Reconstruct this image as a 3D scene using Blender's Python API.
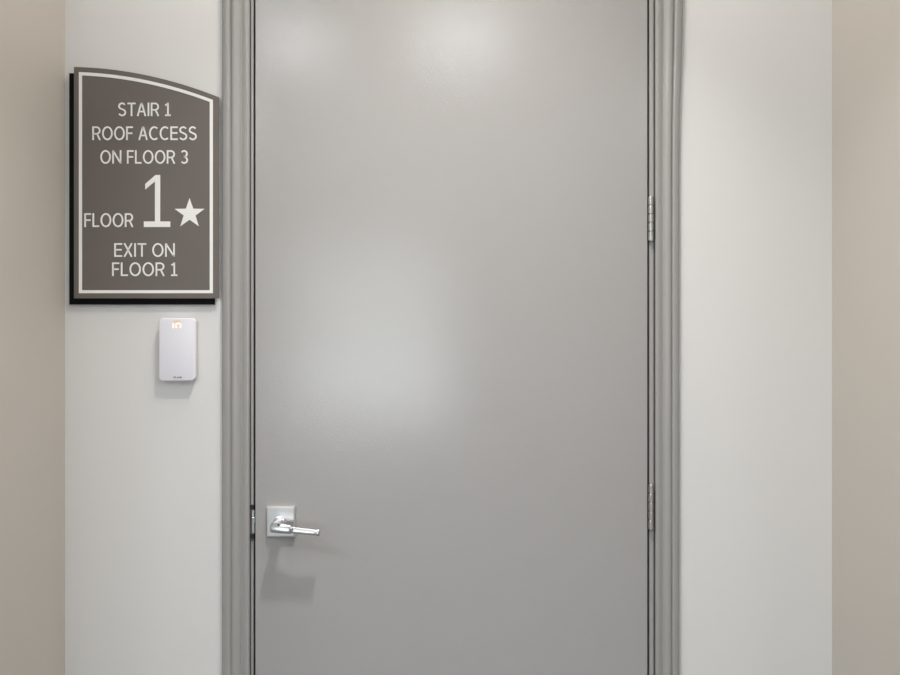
import bpy, bmesh, math
from mathutils import Vector, Matrix

# ------------------------------------------------------------------ clear
for o in list(bpy.data.objects):
    bpy.data.objects.remove(o, do_unlink=True)
sc = bpy.context.scene
COL = sc.collection

# ------------------------------------------------------------------ camera
D = 1.80            # distance from camera to the door wall (the wall plane is y = 0)
CAM_Z = 1.39
PXM = 430.0         # photograph pixels per metre on the wall plane
F = PXM * D
cam_d = bpy.data.cameras.new('camera')
cam = bpy.data.objects.new('camera', cam_d)
COL.objects.link(cam)
cam.location = (0, -D, CAM_Z)
cam.rotation_euler = (math.pi / 2, 0, 0)
cam_d.sensor_width = 36.0
cam_d.lens = F / 900.0 * 36.0
cam_d.clip_start = 0.02
sc.camera = cam

# ------------------------------------------------------------------ view, world, lights
sc.view_settings.view_transform = 'Standard'
sc.view_settings.look = 'None'
sc.view_settings.gamma = 1.0
sc.view_settings.use_curve_mapping = False
sc.view_settings.exposure = 0.0

world = bpy.data.worlds.new('daylight')
sc.world = world
world.use_nodes = True
bg = world.node_tree.nodes['Background']
bg.inputs['Color'].default_value = (0.90, 0.96, 1.0, 1)
bg.inputs['Strength'].default_value = 8.5

CEIL = 3.00
LOBBY_X = 2.6
LOBBY_Y = -6.8
WIN = (-1.90, 0.0, 0.48, 2.46)    # x0, x1, z0, z1 of the window in the far lobby wall


def lamp(name, loc, size, power, color, shape='DISK', size_y=None, rot=(0, 0, 0), portal=False, spread=180):
    l = bpy.data.lights.new(name, 'AREA')
    l.shape = shape
    l.size = size
    if size_y:
        l.size_y = size_y
    l.energy = power
    l.color = color
    l.spread = math.radians(spread)
    o = bpy.data.objects.new(name, l)
    o.location = loc
    o.rotation_euler = rot
    COL.objects.link(o)
    if portal:
        l.cycles.is_portal = True
    return o


WARM = (1.0, 0.90, 0.79)
SPOT = (1.0, 0.95, 0.89)
FILL = (0.90, 0.945, 1.0)
# recessed spot just in front of the door, a narrow can aimed straight down
lamp('recessed_spot', (0.03, -0.72, CEIL - 0.005), 0.10, 11.5, SPOT, spread=88)
# unseen warm fill lamp, added to brighten the top of the door wall
lamp('alcove_fill', (0.0, -0.42, CEIL - 0.03), 0.50, 16.5, WARM)
# surface-mounted diffusers further back
lamp('ceiling_diffuser', (0.06, -2.32, CEIL - 0.03), 0.56, 7.0, FILL)
lamp('ceiling_diffuser', (-0.86, -2.32, CEIL - 0.03), 0.50, 7.5, FILL)
for lx, pw in ((-1.75, 30.0), (1.75, 16.0)):
    for ly in (-1.7, -3.6):
        lamp('lobby_fill', (lx, ly, CEIL - 0.03), 0.6, pw, FILL)  # unseen fill lamps added to lift the walls, stronger from the left
wx0, wx1, wz0, wz1 = WIN
lamp('window_daylight', ((wx0 + wx1) / 2, LOBBY_Y - 0.02, (wz0 + wz1) / 2), wx1 - wx0, 1.0, (1, 1, 1),
     'RECTANGLE', wz1 - wz0, (math.pi / 2, 0, 0), portal=True)


# ------------------------------------------------------------------ helpers
def at(px, py, p=0.0):
    """World point seen at photograph pixel (px, py), p metres proud of the wall plane."""
    s = (D - p) / F
    return Vector(((px - 450.0) * s, -p, CAM_Z - (py - 337.5) * s))


def srgb(r, g, b):
    def f(c):
        c /= 255.0
        return c / 12.92 if c <= 0.04045 else ((c + 0.055) / 1.055) ** 2.4
    return (f(r), f(g), f(b), 1.0)


def mat(name, color, rough=0.5, metal=0.0, bump=0.0, bscale=300.0, spec=0.5, vary=0.0, vscale=2.0,
        stretch=(1, 1, 1), emit=None, estr=0.0, detail=2.0, bdist=0.001):
    m = bpy.data.materials.new(name)
    m.use_nodes = True
    nt = m.node_tree
    b = nt.nodes['Principled BSDF']
    b.inputs['Base Color'].default_value = color
    b.inputs['Roughness'].default_value = rough
    b.inputs['Metallic'].default_value = metal
    b.inputs['Specular IOR Level'].default_value = spec
    tc = nt.nodes.new('ShaderNodeTexCoord')
    mp = nt.nodes.new('ShaderNodeMapping')
    mp.inputs['Scale'].default_value = stretch
    nt.links.new(tc.outputs['Object'], mp.inputs['Vector'])
    if bump:
        n = nt.nodes.new('ShaderNodeTexNoise')
        n.inputs['Scale'].default_value = bscale
        n.inputs['Detail'].default_value = detail
        bp = nt.nodes.new('ShaderNodeBump')
        bp.inputs['Strength'].default_value = bump
        bp.inputs['Distance'].default_value = bdist
        nt.links.new(mp.outputs['Vector'], n.inputs['Vector'])
        nt.links.new(n.outputs['Fac'], bp.inputs['Height'])
        nt.links.new(bp.outputs['Normal'], b.inputs['Normal'])
    if vary:
        n = nt.nodes.new('ShaderNodeTexNoise')
        n.inputs['Scale'].default_value = vscale
        n.inputs['Detail'].default_value = 3.0
        mx = nt.nodes.new('ShaderNodeMix')
        mx.data_type = 'RGBA'
        mx.inputs['A'].default_value = tuple(c * (1 - vary) for c in color[:3]) + (1,)
        mx.inputs['B'].default_value = tuple(min(1, c * (1 + vary)) for c in color[:3]) + (1,)
        nt.links.new(tc.outputs['Object'], n.inputs['Vector'])
        nt.links.new(n.outputs['Fac'], mx.inputs['Factor'])
        nt.links.new(mx.outputs['Result'], b.inputs['Base Color'])
    if emit:
        b.inputs['Emission Color'].default_value = emit
        b.inputs['Emission Strength'].default_value = estr
    return m


def obj(name, bm, m, parent=None, smooth=False, angle=40):
    bmesh.ops.recalc_face_normals(bm, faces=bm.faces[:])
    me = bpy.data.meshes.new(name)
    bm.to_mesh(me)
    bm.free()
    me.materials.append(m)
    if smooth:
        me.shade_smooth()
        for e_name in ('sharp_edge',):
            pass
        try:
            me.set_sharp_from_angle(angle=math.radians(angle))
        except Exception:
            pass
    o = bpy.data.objects.new(name, me)
    COL.objects.link(o)
    if parent is not None:
        o.parent = parent
        o.matrix_parent_inverse = Matrix.Translation(-parent_world(parent))
    return o


def parent_world(o):
    v = Vector(o.location)
    while o.parent is not None:
        if o.matrix_parent_inverse != Matrix.Identity(4):
            v = v + o.matrix_parent_inverse.translation
        o = o.parent
        v = v + Vector(o.location)
    return v


def empty(name, loc, parent=None):
    o = bpy.data.objects.new(name, None)
    o.empty_display_size = 0.05
    COL.objects.link(o)
    o.location = loc
    if parent is not None:
        o.parent = parent
        o.matrix_parent_inverse = Matrix.Translation(-parent_world(parent))
    return o


def tag(o, label=None, cat=None, group=None, kind=None):
    if label:
        o['label'] = label
    if cat:
        o['category'] = cat
    if group:
        o['group'] = group
    if kind:
        o['kind'] = kind
    return o


def add_box(bm, x0, x1, y0, y1, z0, z1, bev=0.0, seg=2):
    r = bmesh.ops.create_cube(bm, size=1.0)
    vs = r['verts']
    for v in vs:
        v.co = Vector((x0 + (v.co.x + .5) * (x1 - x0), y0 + (v.co.y + .5) * (y1 - y0), z0 + (v.co.z + .5) * (z1 - z0)))
    if bev:
        es = list({e for v in vs for e in v.link_edges})
        bmesh.ops.bevel(bm, geom=es, offset=bev, segments=seg, profile=0.5, affect='EDGES')


def add_prism(bm, pts, y0, y1, hole=None):
    """Extrude a polygon given as (x, z) points between two y planes, with an optional equal-count inner loop as a hole."""
    a = [bm.verts.new((x, y0, z)) for x, z in pts]
    b = [bm.verts.new((x, y1, z)) for x, z in pts]
    n = len(pts)
    for i in range(n):
        bm.faces.new((a[i], a[(i + 1) % n], b[(i + 1) % n], b[i]))
    if hole is None:
        bm.faces.new(a)
        bm.faces.new(b)
        return a, b
    c = [bm.verts.new((x, y0, z)) for x, z in hole]
    d = [bm.verts.new((x, y1, z)) for x, z in hole]
    for i in range(n):
        j = (i + 1) % n
        bm.faces.new((c[i], c[j], d[j], d[i]))
        bm.faces.new((a[i], a[j], c[j], c[i]))
        bm.faces.new((b[i], b[j], d[j], d[i]))


def add_lathe(bm, prof, origin, axis, seg=32):
    """prof: list of (radius, distance along the axis)."""
    axis = Vector(axis).normalized()
    q = Vector((0, 0, 1)).rotation_difference(axis)
    rings = []
    for r, h in prof:
        if r < 1e-6:
            rings.append([bm.verts.new(Vector(origin) + axis * h)])
        else:
            rings.append([bm.verts.new(Vector(origin) + q @ Vector((r * math.cos(2 * math.pi * k / seg), r * math.sin(2 * math.pi * k / seg), h)))
                          for k in range(seg)])
    for u, v in zip(rings, rings[1:]):
        for k in range(seg):
            l = (k + 1) % seg
            if len(u) == 1 and len(v) == 1:
                continue
            if len(u) == 1:
                bm.faces.new((u[0], v[k], v[l]))
            elif len(v) == 1:
                bm.faces.new((u[k], v[0], u[l]))
            else:
                bm.faces.new((u[k], u[l], v[l], v[k]))
    for ring in (rings[0], rings[-1]):
        if len(ring) > 2:
            bm.faces.new(ring)


def rounded(x0, x1, z0, z1, r, n=8):
    pts = []
    for cx, cz, a0 in ((x1 - r, z1 - r, 0), (x0 + r, z1 - r, 90), (x0 + r, z0 + r, 180), (x1 - r, z0 + r, 270)):
        for k in range(n + 1):
            a = math.radians(a0 + 90 * k / n)
            pts.append((cx + r * math.cos(a), cz + r * math.sin(a)))
    return pts


# ------------------------------------------------------------------ materials
WALLC = srgb(212, 211, 210)
M_WALL = mat('wall_paint_white', WALLC, 0.55, bump=0.10, bscale=420, vary=0.012, vscale=3)
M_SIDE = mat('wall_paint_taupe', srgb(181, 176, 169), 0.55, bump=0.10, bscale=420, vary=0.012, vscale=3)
M_CEIL = mat('ceiling_paint', srgb(225, 222, 216), 0.8)
M_FLOOR = mat('floor_carpet', srgb(128, 127, 125), 0.95, bump=0.4, bscale=600, vary=0.15, vscale=60)
M_DOOR = mat('door_paint', srgb(157, 155, 154), 0.15, bump=0.22, bscale=190, stretch=(1, 1, 1.6), vary=0.015, vscale=4)
M_TRIM = mat('trim_paint', srgb(152, 151, 149), 0.26, bump=0.04, bscale=300)
M_GAP = mat('gap_shade_black', (0.008, 0.008, 0.008, 1), 0.8)  # black painted for the shade in the leaf's gap
M_REVEAL = mat('reveal_shade_grey', srgb(58, 56, 52), 0.7)  # dark grey painted for the shade in the casing reveal
M_CHROME = mat('satin_chrome', (0.80, 0.80, 0.81, 1), 0.23, 1.0)
M_CHROME2 = mat('brushed_chrome', (0.70, 0.70, 0.71, 1), 0.24, 1.0, bump=0.05, bscale=200, stretch=(1, 1, 8))
M_CHROME3 = mat('satin_plate_chrome', (0.80, 0.80, 0.81, 1), 0.28, 1.0)
M_LEVER = mat('lever_chrome', (0.58, 0.58, 0.585, 1), 0.27, 1.0)
M_STEEL = mat('dull_steel', (0.52, 0.51, 0.49, 1), 0.36, 1.0)
M_STEEL2 = mat('dark_steel', (0.11, 0.107, 0.103, 1), 0.45, 1.0)
M_DARK = mat('dark_recess', (0.01, 0.01, 0.01, 1), 0.6)
M_BLACK = mat('sign_black_plate', (0.004, 0.004, 0.005, 1), 0.6, spec=0.08)
M_TAUPE = mat('sign_taupe_plate', srgb(100, 93, 88), 0.5, vary=0.03, vscale=12)
M_LETTER = mat('sign_white_letter', srgb(232, 231, 229), 0.5)
M_READER = mat('white_plastic', srgb(222, 221, 229), 0.4)
M_READER2 = mat('grey_plastic', srgb(180, 176, 176), 0.45)
M_GLOW = mat('lit_symbol', (.75, .62, .52, 1), 0.4, emit=(1.0, 0.80, 0.62, 1), estr=0.55)
M_GLOW2 = mat('lit_symbol_edge', (0.68, .52, .45, 1), 0.4, emit=(1.0, 0.6, 0.42, 1), estr=0.16)
M_MARK = mat('grey_print', srgb(60, 58, 60), 0.5)
M_DIMMER = bpy.data.materials.new('window_dimmer_sheet')
M_DIMMER.use_nodes = True
_nt = M_DIMMER.node_tree
_nt.nodes.clear()
_o = _nt.nodes.new('ShaderNodeOutputMaterial')
_t = _nt.nodes.new('ShaderNodeBsdfTransparent')
_t.inputs['Color'].default_value = (.70, .71, .69, 1)      # added dimming sheet, two faces in a row
_nt.links.new(_t.outputs['BSDF'], _o.inputs['Surface'])
M_SHADE = mat('window_frame_paint', srgb(210, 210, 208), 0.5)

# ------------------------------------------------------------------ room shell
XL, XR = at(65, 0).x, at(832, 0).x
ALC = -0.62           # y where the alcove opens into the lobby
OPEN_L, OPEN_R = at(247.2, 0).x, at(656.8, 0).x     # rough opening in the door wall
HEAD = 2.47


def struct(name, bm, m, label, cat):
    return tag(obj(name, bm, m), label, cat, kind='structure')


bm = bmesh.new()
# one wall with the door opening cut out
outer = [(XL - .15, 0), (OPEN_L, 0), (OPEN_L, HEAD), (OPEN_R, HEAD), (OPEN_R, 0), (XR + .15, 0), (XR + .15, CEIL), (XL - .15, CEIL)]
add_prism(bm, outer, 0.0, 0.15)
struct('wall_back', bm, M_WALL, 'off-white painted wall around the grey door', 'wall')

bm = bmesh.new()
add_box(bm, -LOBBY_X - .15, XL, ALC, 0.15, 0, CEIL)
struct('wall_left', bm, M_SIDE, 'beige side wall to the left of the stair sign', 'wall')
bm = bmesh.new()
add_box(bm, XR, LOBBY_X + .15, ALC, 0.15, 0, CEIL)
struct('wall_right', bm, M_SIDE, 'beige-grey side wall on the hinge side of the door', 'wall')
bm = bmesh.new()
add_box(bm, -LOBBY_X - .15, LOBBY_X + .15, LOBBY_Y - .2, 0.3, -0.1, 0)
struct('floor', bm, M_FLOOR, 'carpeted hallway floor', 'floor')
bm = bmesh.new()
add_box(bm, -LOBBY_X - .15, LOBBY_X + .15, LOBBY_Y - .2, 0.3, CEIL, CEIL + .1)
struct('ceiling', bm, M_CEIL, 'white hallway ceiling', 'ceiling')
bm = bmesh.new()
add_box(bm, -LOBBY_X - .15, -LOBBY_X, LOBBY_Y, ALC, 0, CEIL)
struct('wall_west', bm, M_WALL, 'off-white lobby wall', 'wall')
bm = bmesh.new()
add_box(bm, LOBBY_X, LOBBY_X + .15, LOBBY_Y, ALC, 0, CEIL)
struct('wall_east', bm, M_WALL, 'off-white lobby wall opposite', 'wall')
bm = bmesh.new()
B = LOBBY_X + .15
add_box(bm, -B, wx0, LOBBY_Y - .2, LOBBY_Y, 0, CEIL)
add_box(bm, wx1, B, LOBBY_Y - .2, LOBBY_Y, 0, CEIL)
add_box(bm, wx0, wx1, LOBBY_Y - .2, LOBBY_Y, 0, wz0)
add_box(bm, wx0, wx1, LOBBY_Y - .2, LOBBY_Y, wz1, CEIL)
struct('wall_south', bm, M_WALL, 'off-white lobby wall with the window', 'wall')

# window far behind the viewpoint (seen only as the glow on the door)
win = tag(empty('window_1', ((wx0 + wx1) / 2, LOBBY_Y - .1, wz0)), 'lobby window with a side light', 'window', kind='structure')
bm = bmesh.new()
t = .05
for a in ((wx0, wx0 + t, wz0, wz1), (wx1 - t, wx1, wz0, wz1), (wx0 + t, wx1 - t, wz0, wz0 + t), (wx0 + t, wx1 - t, wz1 - t, wz1),
          (wx0 + .25, wx0 + .31, wz0 + t, wz1 - t)):
    add_box(bm, a[0], a[1], LOBBY_Y - .13, LOBBY_Y - .07, a[2], a[3])
obj('window_frame', bm, M_SHADE, win)
bm = bmesh.new()
add_box(bm, wx0 + .01, wx1 - .01, LOBBY_Y - .045, LOBBY_Y - .043, 1.08, wz1)  # added sheet that dims the upper window's reflection in the door
obj('window_dimmer', bm, M_DIMMER, win)

# ------------------------------------------------------------------ door frame
frame = tag(empty('trim_1', (0, 0, 0)), 'grey painted door frame with moulded casing around the door', 'door frame', kind='structure')
JL = (at(250.6, 0).x, at(253.3, 0).x)
JR = (at(649.6, 0).x, at(653.9, 0).x)
DT = 2.440            # top of the door leaf
bm = bmesh.new()
# jamb: front edge at the wall plane, stop behind the leaf
pl = [(JL[0], 0), (JL[1], 0), (JL[1], DT + .004), (JR[0], DT + .004), (JR[0], 0), (JR[1], 0), (JR[1], DT + .018), (JL[0], DT + .018)]
add_prism(bm, pl, 0.0005, 0.15)
jamb = obj('door_jamb', bm, M_TRIM, frame)
bv = jamb.modifiers.new('edge', 'BEVEL'); bv.width = .0015; bv.segments = 2; bv.limit_method = 'ANGLE'
bm = bmesh.new()
S = .012
pl = [(JL[1], 0), (JL[1] + S, 0), (JL[1] + S, DT - .010), (JR[0] - S, DT - .010), (JR[0] - S, 0), (JR[0], 0), (JR[0], DT + .004), (JL[1], DT + .004)]
add_prism(bm, pl, 0.049, 0.10)
obj('door_stop', bm, M_GAP, frame)  # stop coloured black so the gap reads as deep shade
bm = bmesh.new()   # shade painted as dark strips between jamb and casing, and in the leaf's gap
for a, b in ((OPEN_L, JL[0]), (JR[1], OPEN_R)):
    add_box(bm, a, b, 0.003, 0.14, 0, DT + .018)
add_box(bm, OPEN_L, OPEN_R, 0.006, 0.14, DT + .018, HEAD)
obj('reveal_shade', bm, M_REVEAL, frame)
bm = bmesh.new()
for a, b in ((JL[1], at(255.1, 0).x), (at(647.8, 0).x, JR[0])):
    add_box(bm, a, b, 0.008, 0.049, 0, DT)
obj('gap_shade', bm, M_GAP, frame)  # black filler standing for the shade beside the leaf

# casing: moulded profile (u from the inner edge outwards, h proud of the wall) swept up, over and down
PROFILE = [(0, -.001), (0, .0085), (.0010, .0108), (.0026, .0114), (.0060, .0108), (.0150, .0090), (.0172, .0076), (.0188, .0078),
           (.0200, .0106), (.0225, .0142), (.0265, .0166), (.0310, .0174), (.0355, .0168), (.0390, .0148), (.0408, .0120), (.0422, .0110),
           (.0438, .0118), (.0452, .0140), (.0480, .0146), (.0600, .0104), (.0622, .0088), (.0632, .0064), (.0632, -.001)]


def casing():
    bm = bmesh.new()
    il, ir, top = at(248.9, 0, .010).x, at(656.1, 0, .010).x, DT + .022
    zs = [0, .8, 1.2, 1.6, 1.80, 1.87, 1.93, 1.98, 2.04, 2.10, 2.18, top]
    gl = (il - at(221.4, 0, .0115).x) / .0632
    rows = []
    for z in zs:
        rows.append([(il - u * gl, -h, z if z != top else top + u) for u, h in PROFILE])
    zr = list(reversed(zs))
    for z in zr:
        t_ = max(0.0, min(1.0, (z - 1.80) / .38))
        epx = 680.0 + 3.6 * t_ * t_ * (3 - 2 * t_)
        gr = (at(epx, 0, .0115).x - ir) / .0632
        rows.append([(ir + u * gr, -h, z if z != top else top + u) for u, h in PROFILE])
    vr = [[bm.verts.new(c) for c in r] for r in rows]
    for a, b in zip(vr, vr[1:]):
        for i in range(len(PROFILE) - 1):
            bm.faces.new((a[i], a[i + 1], b[i + 1], b[i]))
    bm.faces.new(vr[0]); bm.faces.new(vr[-1])
    return bm


obj('casing', casing(), M_TRIM, frame, smooth=True, angle=50)

# strike plate let into the latch-side jamb
st = empty('strike_plate', at(251.5, 522.5), frame)
bm = bmesh.new()
y_t, y_b = at(0, 504.5).z, at(0, 541).z
xa, xb = at(249.6, 0).x, at(253.6, 0).x
add_prism(bm, rounded(xa, xb, y_b, y_t, .004, 6), -.0012, .004)
obj('plate', bm, M_STEEL2, st)
bm = bmesh.new()
add_prism(bm, rounded(at(252.3, 0).x, at(254.4, 0).x, at(0, 533).z, at(0, 510).z, .0012, 4), -.0022, .006)
obj('plate_lip', bm, M_CHROME2, st)
for py0, py1 in ((505.0, 509.0), (534.0, 538.5)):
    bm = bmesh.new()
    add_box(bm, at(249.9, 0).x, at(254.0, 0).x, -.0016, .002, at(0, py1).z, at(0, py0).z, .0006)
    obj('plate_recess', bm, M_DARK, st)
bm = bmesh.new()
add_box(bm, at(252.6, 0).x, at(254.9, 0).x, -.0032, .006, at(0, 522.5).z, at(0, 517).z, .0008)
obj('latch_bolt', bm, M_CHROME, st)

# ------------------------------------------------------------------ door
door = tag(empty('door_1', at(451, 337.5) * 1.0), 'tall flush grey painted door with lever handle', 'door', kind='structure')
door.location.z = 0.01
LX0, LX1 = at(255.2, 0).x, at(647.5, 0).x
bm = bmesh.new()
add_box(bm, LX0, LX1, 0.0, 0.045, 0.012, DT, .0014, 2)
obj('door_leaf', bm, M_DOOR, door)

handle = empty('door_handle', at(280.4, 522), door)
handle['label'] = 'satin chrome lever handle on a square plate'
bm = bmesh.new()
r0, r1 = at(266.3, 537.0, .009), at(294.5, 507.0, .009)
q = [(r0.x, 0), (r1.x, 0)]
P = .009
b0 = [bm.verts.new(c) for c in ((r0.x - .0004, .0, r0.z - .0004), (r1.x + .0004, .0, r0.z - .0004), (r1.x + .0004, .0, r1.z + .0004), (r0.x - .0004, .0, r1.z + .0004))]
b1 = [bm.verts.new((v.co.x, -P + .0022, v.co.z)) for v in b0]
k = .0022
b2 = [bm.verts.new(c) for c in ((r0.x + k, -P, r0.z + k), (r1.x - k, -P, r0.z + k), (r1.x - k, -P, r1.z - k), (r0.x + k, -P, r1.z - k))]
for u, v in ((b0, b1), (b1, b2)):
    for i in range(4):
        j = (i + 1) % 4
        bm.faces.new((u[i], u[j], v[j], v[i]))
bm.faces.new(b2); bm.faces.new(list(reversed(b0)))
obj('rosette', bm, M_CHROME3, handle)
rc = at(280.4, 522)
hub = Vector((rc.x, 0, rc.z))
bm = bmesh.new()
add_lathe(bm, [(.0150, 0), (.0150, .0035), (.0120, .0050), (.0108, .010), (.0104, .0300), (.0104, .046), (.0098, .0475), (0, .0475)],
          hub + Vector((0, -P + .0005, 0)), (0, -1, 0), 36)
obj('neck', bm, M_CHROME, handle, smooth=True)


def lever():
    """Bar swept from the hub to the free end: thick over the hub, stepping down to a slimmer grip."""
    bm = bmesh.new()
    L = .1005
    a = math.radians(-5.2)
    ux = Vector((math.cos(a), 0, math.sin(a)))
    uz = Vector((-math.sin(a), 0, math.cos(a)))
    uy = Vector((0, -1, 0))
    c0 = hub + Vector((0, -.0475, 0))
    # (distance along, half height, half depth, centre offset z)
    KH, KG = 1.12, 1.08
    sec = [(-.0118, .0050, .0060, 0), (-.0112, .0068, .0075, 0), (-.0095, .0080, .0088, 0), (-.004, .0084, .0095, 0), (.010, .0082, .0095, -.0002),
           (.0300, .0078, .0092, -.0006), (.0345, .0076, .0090, -.0008), (.0360, .0062, .0080, -.0014), (.045, .0060, .0080, -.0016),
           (.085, .0058, .0078, -.0020), (.0930, .0060, .0080, -.0020), (.0940, .0063, .0083, -.0020), (L - .001, .0063, .0083, -.0020), (L, .0056, .0076, -.0020)]
    n = 24
    rings = []
    for s, hh, hd, oz in sec:
        ring = []
        for i in range(n):
            t = 2 * math.pi * i / n
            cx, sx = math.cos(t), math.sin(t)
            e = .62   # squared-off oval section
            dy = hd * math.copysign(abs(cx) ** e, cx)
            dz = 1.22 * (KH if s < .035 else KG) * hh * math.copysign(abs(sx) ** e, sx)
            ta = math.radians(17)
            dy, dz = dy * math.cos(ta) - dz / 1.22 * math.sin(ta) * .8, dz * math.cos(ta) + dy * math.sin(ta) * .8
            ring.append(bm.verts.new(c0 + ux * s + uy * dy + uz * (dz + oz - .0018)))
        rings.append(ring)
    for u, v in zip(rings, rings[1:]):
        for i in range(n):
            j = (i + 1) % n
            bm.faces.new((u[i], u[j], v[j], v[i]))
    bm.faces.new(rings[0]); bm.faces.new(rings[-1])
    return bm


obj('lever', lever(), M_LEVER, handle, smooth=True, angle=62)
bm = bmesh.new()
pv = at(278.6, 524.8, .0572)
add_lathe(bm, [(.0021, -.002), (.0021, 0), (0, 0)], pv, (0, -1, 0), 14)
obj('pin_hole', bm, M_DARK, handle)


def hinge(px, py_top, py_bot, z_shift=0.0):
    zt, zb = at(0, py_top, .004).z + z_shift, at(0, py_bot, .004).z + z_shift
    x = at(px, 0, .004).x
    h = empty('hinge', (x, 0, (zt + zb) / 2), door)
    n = 5
    g = .0021
    H = (zt - zb - .006) / n
    for i in range(n):
        bm = bmesh.new()
        lo = zb + .003 + i * H + (g if i else 0)
        hi = zb + .003 + (i + 1) * H
        r = .0060
        add_lathe(bm, [(r - .0006, 0), (r, .0006), (r, hi - lo - .0006), (r - .0006, hi - lo)], (x, -.0042, lo), (0, 0, 1), 24)
        obj('knuckle', bm, M_STEEL, h, smooth=True)
    bm = bmesh.new()
    add_lathe(bm, [(0, 0), (.0028, .0004), (.0044, .0018), (.0046, .0032), (.0038, .004), (.0038, zt - zb - .0036), (.0046, zt - zb - .0032),
                   (.0044, zt - zb - .0014), (.0028, zt - zb - .0003), (0, zt - zb)], (x, -.0042, zb), (0, 0, 1), 20)
    obj('hinge_pin', bm, M_STEEL, h, smooth=True)
    for x0, x1 in ((x - .0040, x - .0005), (x + .0005, x + .0058)):
        bm = bmesh.new()
        add_box(bm, x0, x1, -.0015, .006, zb + .003, zt - .003)
        obj('hinge_leaf', bm, M_DARK, h)


for i in range(4):
    hinge(650.9, 195.8, 241.8, (1 - i) * 288.5 / PXM) if i < 1 else None
hinge(650.9, 195.8, 241.8)
hinge(651.0, 483.5, 530.5)
hinge(651.0, 483.5, 530.5, -288.5 / PXM)

# ------------------------------------------------------------------ stair sign
SP0, SP1, SP2 = .0005, .0080, .0125     # wall gap, back plate front, face plate front
SIGN_X = at(146, 0).x
sign = tag(empty('wall_sign', (SIGN_X, -.001, at(0, 304).z)),
           'dark taupe stair sign with curved top and white lettering on black backing plate', 'sign')


def arc_y(px):
    """Pixel height of the curved top edge of the face plate at pixel px."""
    x = px - 73.9 + 8
    return 66.9 + x * x / 770.0 - .08


def sign_outline(l, r, b, off, n=24):
    pts = [(l, b), (r, b)]
    for k in range(n + 1):
        px = r + (l - r) * k / n
        pts.append((px, arc_y(px) + off))
    return pts


def to_w(pts, p):
    return [(at(x, y, p).x, at(x, y, p).z) for x, y in pts]


bm = bmesh.new()
back = [(x - 4.7, y + 6.2) for x, y in sign_outline(73.9, 218.8, 298.3, 0)]
add_prism(bm, to_w(back, SP1), -SP1, -SP0)
obj('back_plate', bm, M_BLACK, sign)
bm = bmesh.new()
add_prism(bm, to_w(sign_outline(73.9, 218.8, 298.3, 0), SP2), -SP2, -SP1)
fp = obj('face_plate', bm, M_TAUPE, sign)
bm = bmesh.new()


def arc_off(l, r, b, dy, n=24):
    pts = [(l, b), (r, b)]
    for k in range(n + 1):
        px = r + (l - r) * k / n
        pts.append((px, arc_y(px) + dy))
    return pts


LP = SP2 + .0008
add_prism(bm, to_w(arc_off(78.8, 212.8, 293.2, 5.0), LP), -LP, -SP2 + .0002, to_w(arc_off(81.9, 209.7, 290.2, 8.2), LP))
obj('border_line', bm, M_LETTER, sign)

# stroke lettering: each glyph is a set of polylines in a box of cap height 1
def arc(cx, cy, rx, ry, a0, a1, n=14):
    return [(cx + rx * math.cos(math.radians(a0 + (a1 - a0) * k / n)), cy + ry * math.sin(math.radians(a0 + (a1 - a0) * k / n))) for k in range(n + 1)]


def bowl(x0, x1, y0, y1):
    """Right-hand bowl (for R) from (x0, y1) round to (x0, y0)."""
    r = (y1 - y0) / 2
    rx = min(r * .95, x1 - x0)
    return [(x0, y1)] + arc(x1 - rx, (y0 + y1) / 2, rx, r, 90, -90, 14) + [(x0, y0)]


SW = .118
h = SW / 2
GLYPH = {
    'I': (.14, [[(.07, 0), (.07, 1)]]),
    'T': (.58, [[(0, 1 - h), (.58, 1 - h)], [(.29, 1 - h), (.29, 0)]]),
    'L': (.47, [[(h, 1), (h, h), (.47, h)]]),
    'F': (.48, [[(h, 0), (h, 1 - h), (.48, 1 - h)], [(h, .50), (.45, .50)]]),
    'E': (.53, [[(.53, 1 - h), (h, 1 - h), (h, h), (.53, h)], [(h, .52), (.50, .52)]]),
    'N': (.66, [[(h, 0), (h, 1)], [(h + .005, .965), (.66 - h - .005, .035)], [(.66 - h, 0), (.66 - h, 1)]]),
    'A': (.66, [[(.05, 0), (.315, .985)], [(.345, .985), (.61, 0)], [(.15, .34), (.51, .34)], [(.27, 1 - h), (.39, 1 - h)]]),
    'X': (.60, [[(.05, 0), (.55, 1)], [(.05, 1), (.55, 0)]]),
    'R': (.60, [[(h, 0), (h, 1 - h)] + bowl(h, .53, .46, 1 - h)[1:], [(.34, .46), (.55, 0)]]),
    'O': (.76, [arc(.38, .5, .38 - h, .5 - h + .012, 0, 360, 36)]),
    'C': (.66, [arc(.38, .5, .38 - h, .5 - h + .012, 50, 310, 28)]),
    'S': (.58, [arc(.29, .735, .28 - h, .265 - h + .012, 28, 205, 14) +
                [(.12, .60), (.29, .515), (.46, .43)] +
                arc(.29, .27, .29 - h, .27 - h + .012, 15, -155, 14)]),
    '1': (.44, [[(.235, h), (.235, 1)], [(.245, .955), (.05, .79)], [(.03, h), (.44, h)]]),
    '3': (.54, [arc(.25, .735, .26 - h, .265 - h + .012, 150, -72, 14) + [(.17, .515)],
                [(.17, .515)] + arc(.255, .27, .275 - h, .27 - h + .012, 76, -150, 14)]),
    ' ': (.20, []),
}


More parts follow.
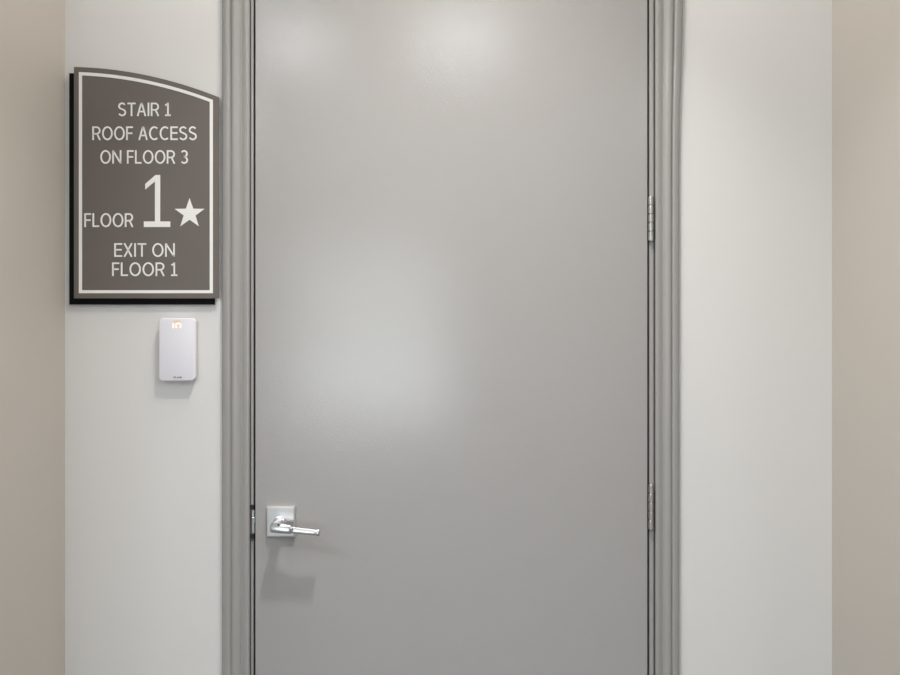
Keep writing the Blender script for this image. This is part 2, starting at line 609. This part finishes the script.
def stroke(bm, pts, w, y0, y1):
    closed = (Vector(pts[0]) - Vector(pts[-1])).length < 1e-6
    if closed:
        pts = pts[:-1]
    n = len(pts)
    P2 = [Vector(p) for p in pts]
    lft, rgt = [], []
    for i in range(n):
        if closed:
            a, b, c = P2[i - 1], P2[i], P2[(i + 1) % n]
        else:
            a, b, c = P2[max(0, i - 1)], P2[i], P2[min(n - 1, i + 1)]
        d1 = (b - a).normalized() if (b - a).length > 1e-9 else (c - b).normalized()
        d2 = (c - b).normalized() if (c - b).length > 1e-9 else d1
        n1, n2 = Vector((-d1.y, d1.x)), Vector((-d2.y, d2.x))
        m = n1 + n2
        m = m.normalized() if m.length > 1e-6 else n1
        sc_ = 1 / max(.42, m.dot(n1))
        lft.append(b + m * (w / 2 * sc_))
        rgt.append(b - m * (w / 2 * sc_))
    A = [[bm.verts.new((p.x, y, p.y)) for p in s] for s in (lft, rgt) for y in (y0, y1)]
    l0, l1, r0_, r1_ = A
    for i in range(n if closed else n - 1):
        j = (i + 1) % n
        bm.faces.new((l0[i], l0[j], r0_[j], r0_[i]))
        bm.faces.new((l1[i], l1[j], r1_[j], r1_[i]))
        bm.faces.new((l0[i], l0[j], l1[j], l1[i]))
        bm.faces.new((r0_[i], r0_[j], r1_[j], r1_[i]))
    if not closed:
        for i in (0, n - 1):
            bm.faces.new((l0[i], r0_[i], r1_[i], l1[i]))


def text_line(txt, x0, x1, ytop, ybot, p, name='lettering', parent=None, m=None, weight=1.0, base=None):
    gap = .10
    total = sum(GLYPH[c][0] for c in txt) + gap * (len(txt) - 1)
    a, b = at(x0, ybot, p), at(x1, ytop, p)
    H = b.z - a.z
    sx = (b.x - a.x) / total
    bm = bmesh.new()
    x = 0.0
    for ch in txt:
        w, strokes = GLYPH[ch]
        for s in strokes:
            stroke(bm, [(a.x + (x + u) * sx, a.z + v * H) for u, v in s], SW * H * weight, -p, -(base if base else SP2) + .0002)
        x += w + gap
    o = obj(name, bm, m or M_LETTER, parent if parent is not None else sign)
    return o


text_line('STAIR 1', 118.0, 170.7, 102.6, 116.0, LP)
text_line('ROOF ACCESS', 92.2, 196.7, 126.4, 140.0, LP)
text_line('ON FLOOR 3', 100.2, 188.1, 150.2, 163.6, LP)
text_line('FLOOR', 84.2, 133.2, 213.2, 227.0, LP)
text_line('EXIT ON', 114.1, 174.8, 243.2, 256.8, LP)
text_line('FLOOR 1', 111.9, 177.3, 262.4, 276.0, LP)
bm = bmesh.new()
one = [(143.8, 227.0), (170.2, 227.0), (170.2, 221.4), (160.1, 221.4), (160.1, 175.0), (155.4, 175.0), (145.2, 183.9), (145.2, 189.4), (154.9, 181.4), (154.9, 221.4), (143.8, 221.4)]
add_prism(bm, to_w(one, LP), -LP, -SP2 + .0002)
obj('numeral', bm, M_LETTER, sign)
bm = bmesh.new()
star = []
for k in range(10):
    rr = 16.2 if k % 2 == 0 else 6.4
    t = math.radians(90 + 36 * k)
    star.append((189.5 + rr * math.cos(t) * .97, 213.6 - rr * math.sin(t) * .96))
add_prism(bm, to_w(star, LP), -LP, -SP2 + .0002)
obj('star', bm, M_LETTER, sign)

# ------------------------------------------------------------------ card reader
RP = .0185
rd = tag(empty('card_reader', (at(177, 0).x, -.001, at(0, 381).z)),
         'small white wall-mounted card reader with glowing symbol beneath the stair sign', 'card reader')
c0, c1 = at(159.0, 380.9, RP), at(195.0, 318.1, RP)


def soft_plate(x0, x1, z0, z1, y_front, y_back, r, edge):
    bm = bmesh.new()
    rows = []
    for inset, y in ((edge, y_front), (edge * .45, y_front + edge * .16), (edge * .1, y_front + edge * .55), (0, y_front + edge * 1.1), (0, y_back)):
        rows.append([bm.verts.new((x, y, z)) for x, z in rounded(x0 + inset, x1 - inset, z0 + inset, z1 - inset, max(r - inset, .001), 8)])
    for u, v in zip(rows, rows[1:]):
        for i in range(len(u)):
            j = (i + 1) % len(u)
            bm.faces.new((u[i], u[j], v[j], v[i]))
    bm.faces.new(rows[0]); bm.faces.new(rows[-1])
    return bm


obj('front_cover', soft_plate(c0.x, c1.x, c0.z, c1.z, -RP, -.0075, .0095, .0022), M_READER, rd, smooth=True, angle=20)
obj('back_housing', soft_plate(c0.x + .0012, c1.x - .0008, c0.z + .0012, c1.z - .0012, -.0077, -.0005, .009, .0008), M_READER2, rd, smooth=True, angle=20)
GP = RP + .0004
il = empty('indicator_light', at(177, 325, RP), rd)
il['label'] = 'glowing peach-coloured symbol'


def pt(x, y):
    v = at(x, y, GP)
    return (v.x, v.z)


bm = bmesh.new()
stroke(bm, [pt(173.2, 323.0), pt(173.2, 328.2)], 1.7 / PXM, -GP, -RP + .0003)
obj('symbol_bar', bm, M_GLOW, il)
bm = bmesh.new()
stroke(bm, [pt(178.3 + 2.5 * math.cos(math.radians(a)), 325.7 - 2.3 * math.sin(math.radians(a))) for a in range(-60, 241, 15)], 1.6 / PXM, -GP, -RP + .0003)
obj('symbol_ring', bm, M_GLOW, il)
bm = bmesh.new()
stroke(bm, [pt(173.2 + 7.6 * k / 10, 321.6 - 1.0 * math.sin(math.pi * k / 10)) for k in range(11)], 1.3 / PXM, -GP, -RP + .0003)
obj('symbol_arc', bm, M_GLOW2, il)
# tiny grey maker's print, too small to read
bm = bmesh.new()
x = 173.3
for i, kind in enumerate('oli-ooob'):
    if kind == 'o' or kind == 'b':
        stroke(bm, [pt(x + .42 + .38 * math.cos(math.radians(a)), 377.5 - .55 * math.sin(math.radians(a))) for a in range(0, 361, 45)], .34 / PXM, -GP + .0002, -RP + .0003)
        if kind == 'b':
            stroke(bm, [pt(x + .05, 376.3), pt(x + .05, 378.1)], .34 / PXM, -GP + .0002, -RP + .0003)
        x += 1.25
    elif kind == '-':
        stroke(bm, [pt(x, 377.6), pt(x + .6, 377.6)], .34 / PXM, -GP + .0002, -RP + .0003)
        x += 1.0
    else:
        stroke(bm, [pt(x + .2, 376.4), pt(x + .2, 378.1)], .40 / PXM, -GP + .0002, -RP + .0003)
        x += .75
obj('logo', bm, M_MARK, rd)
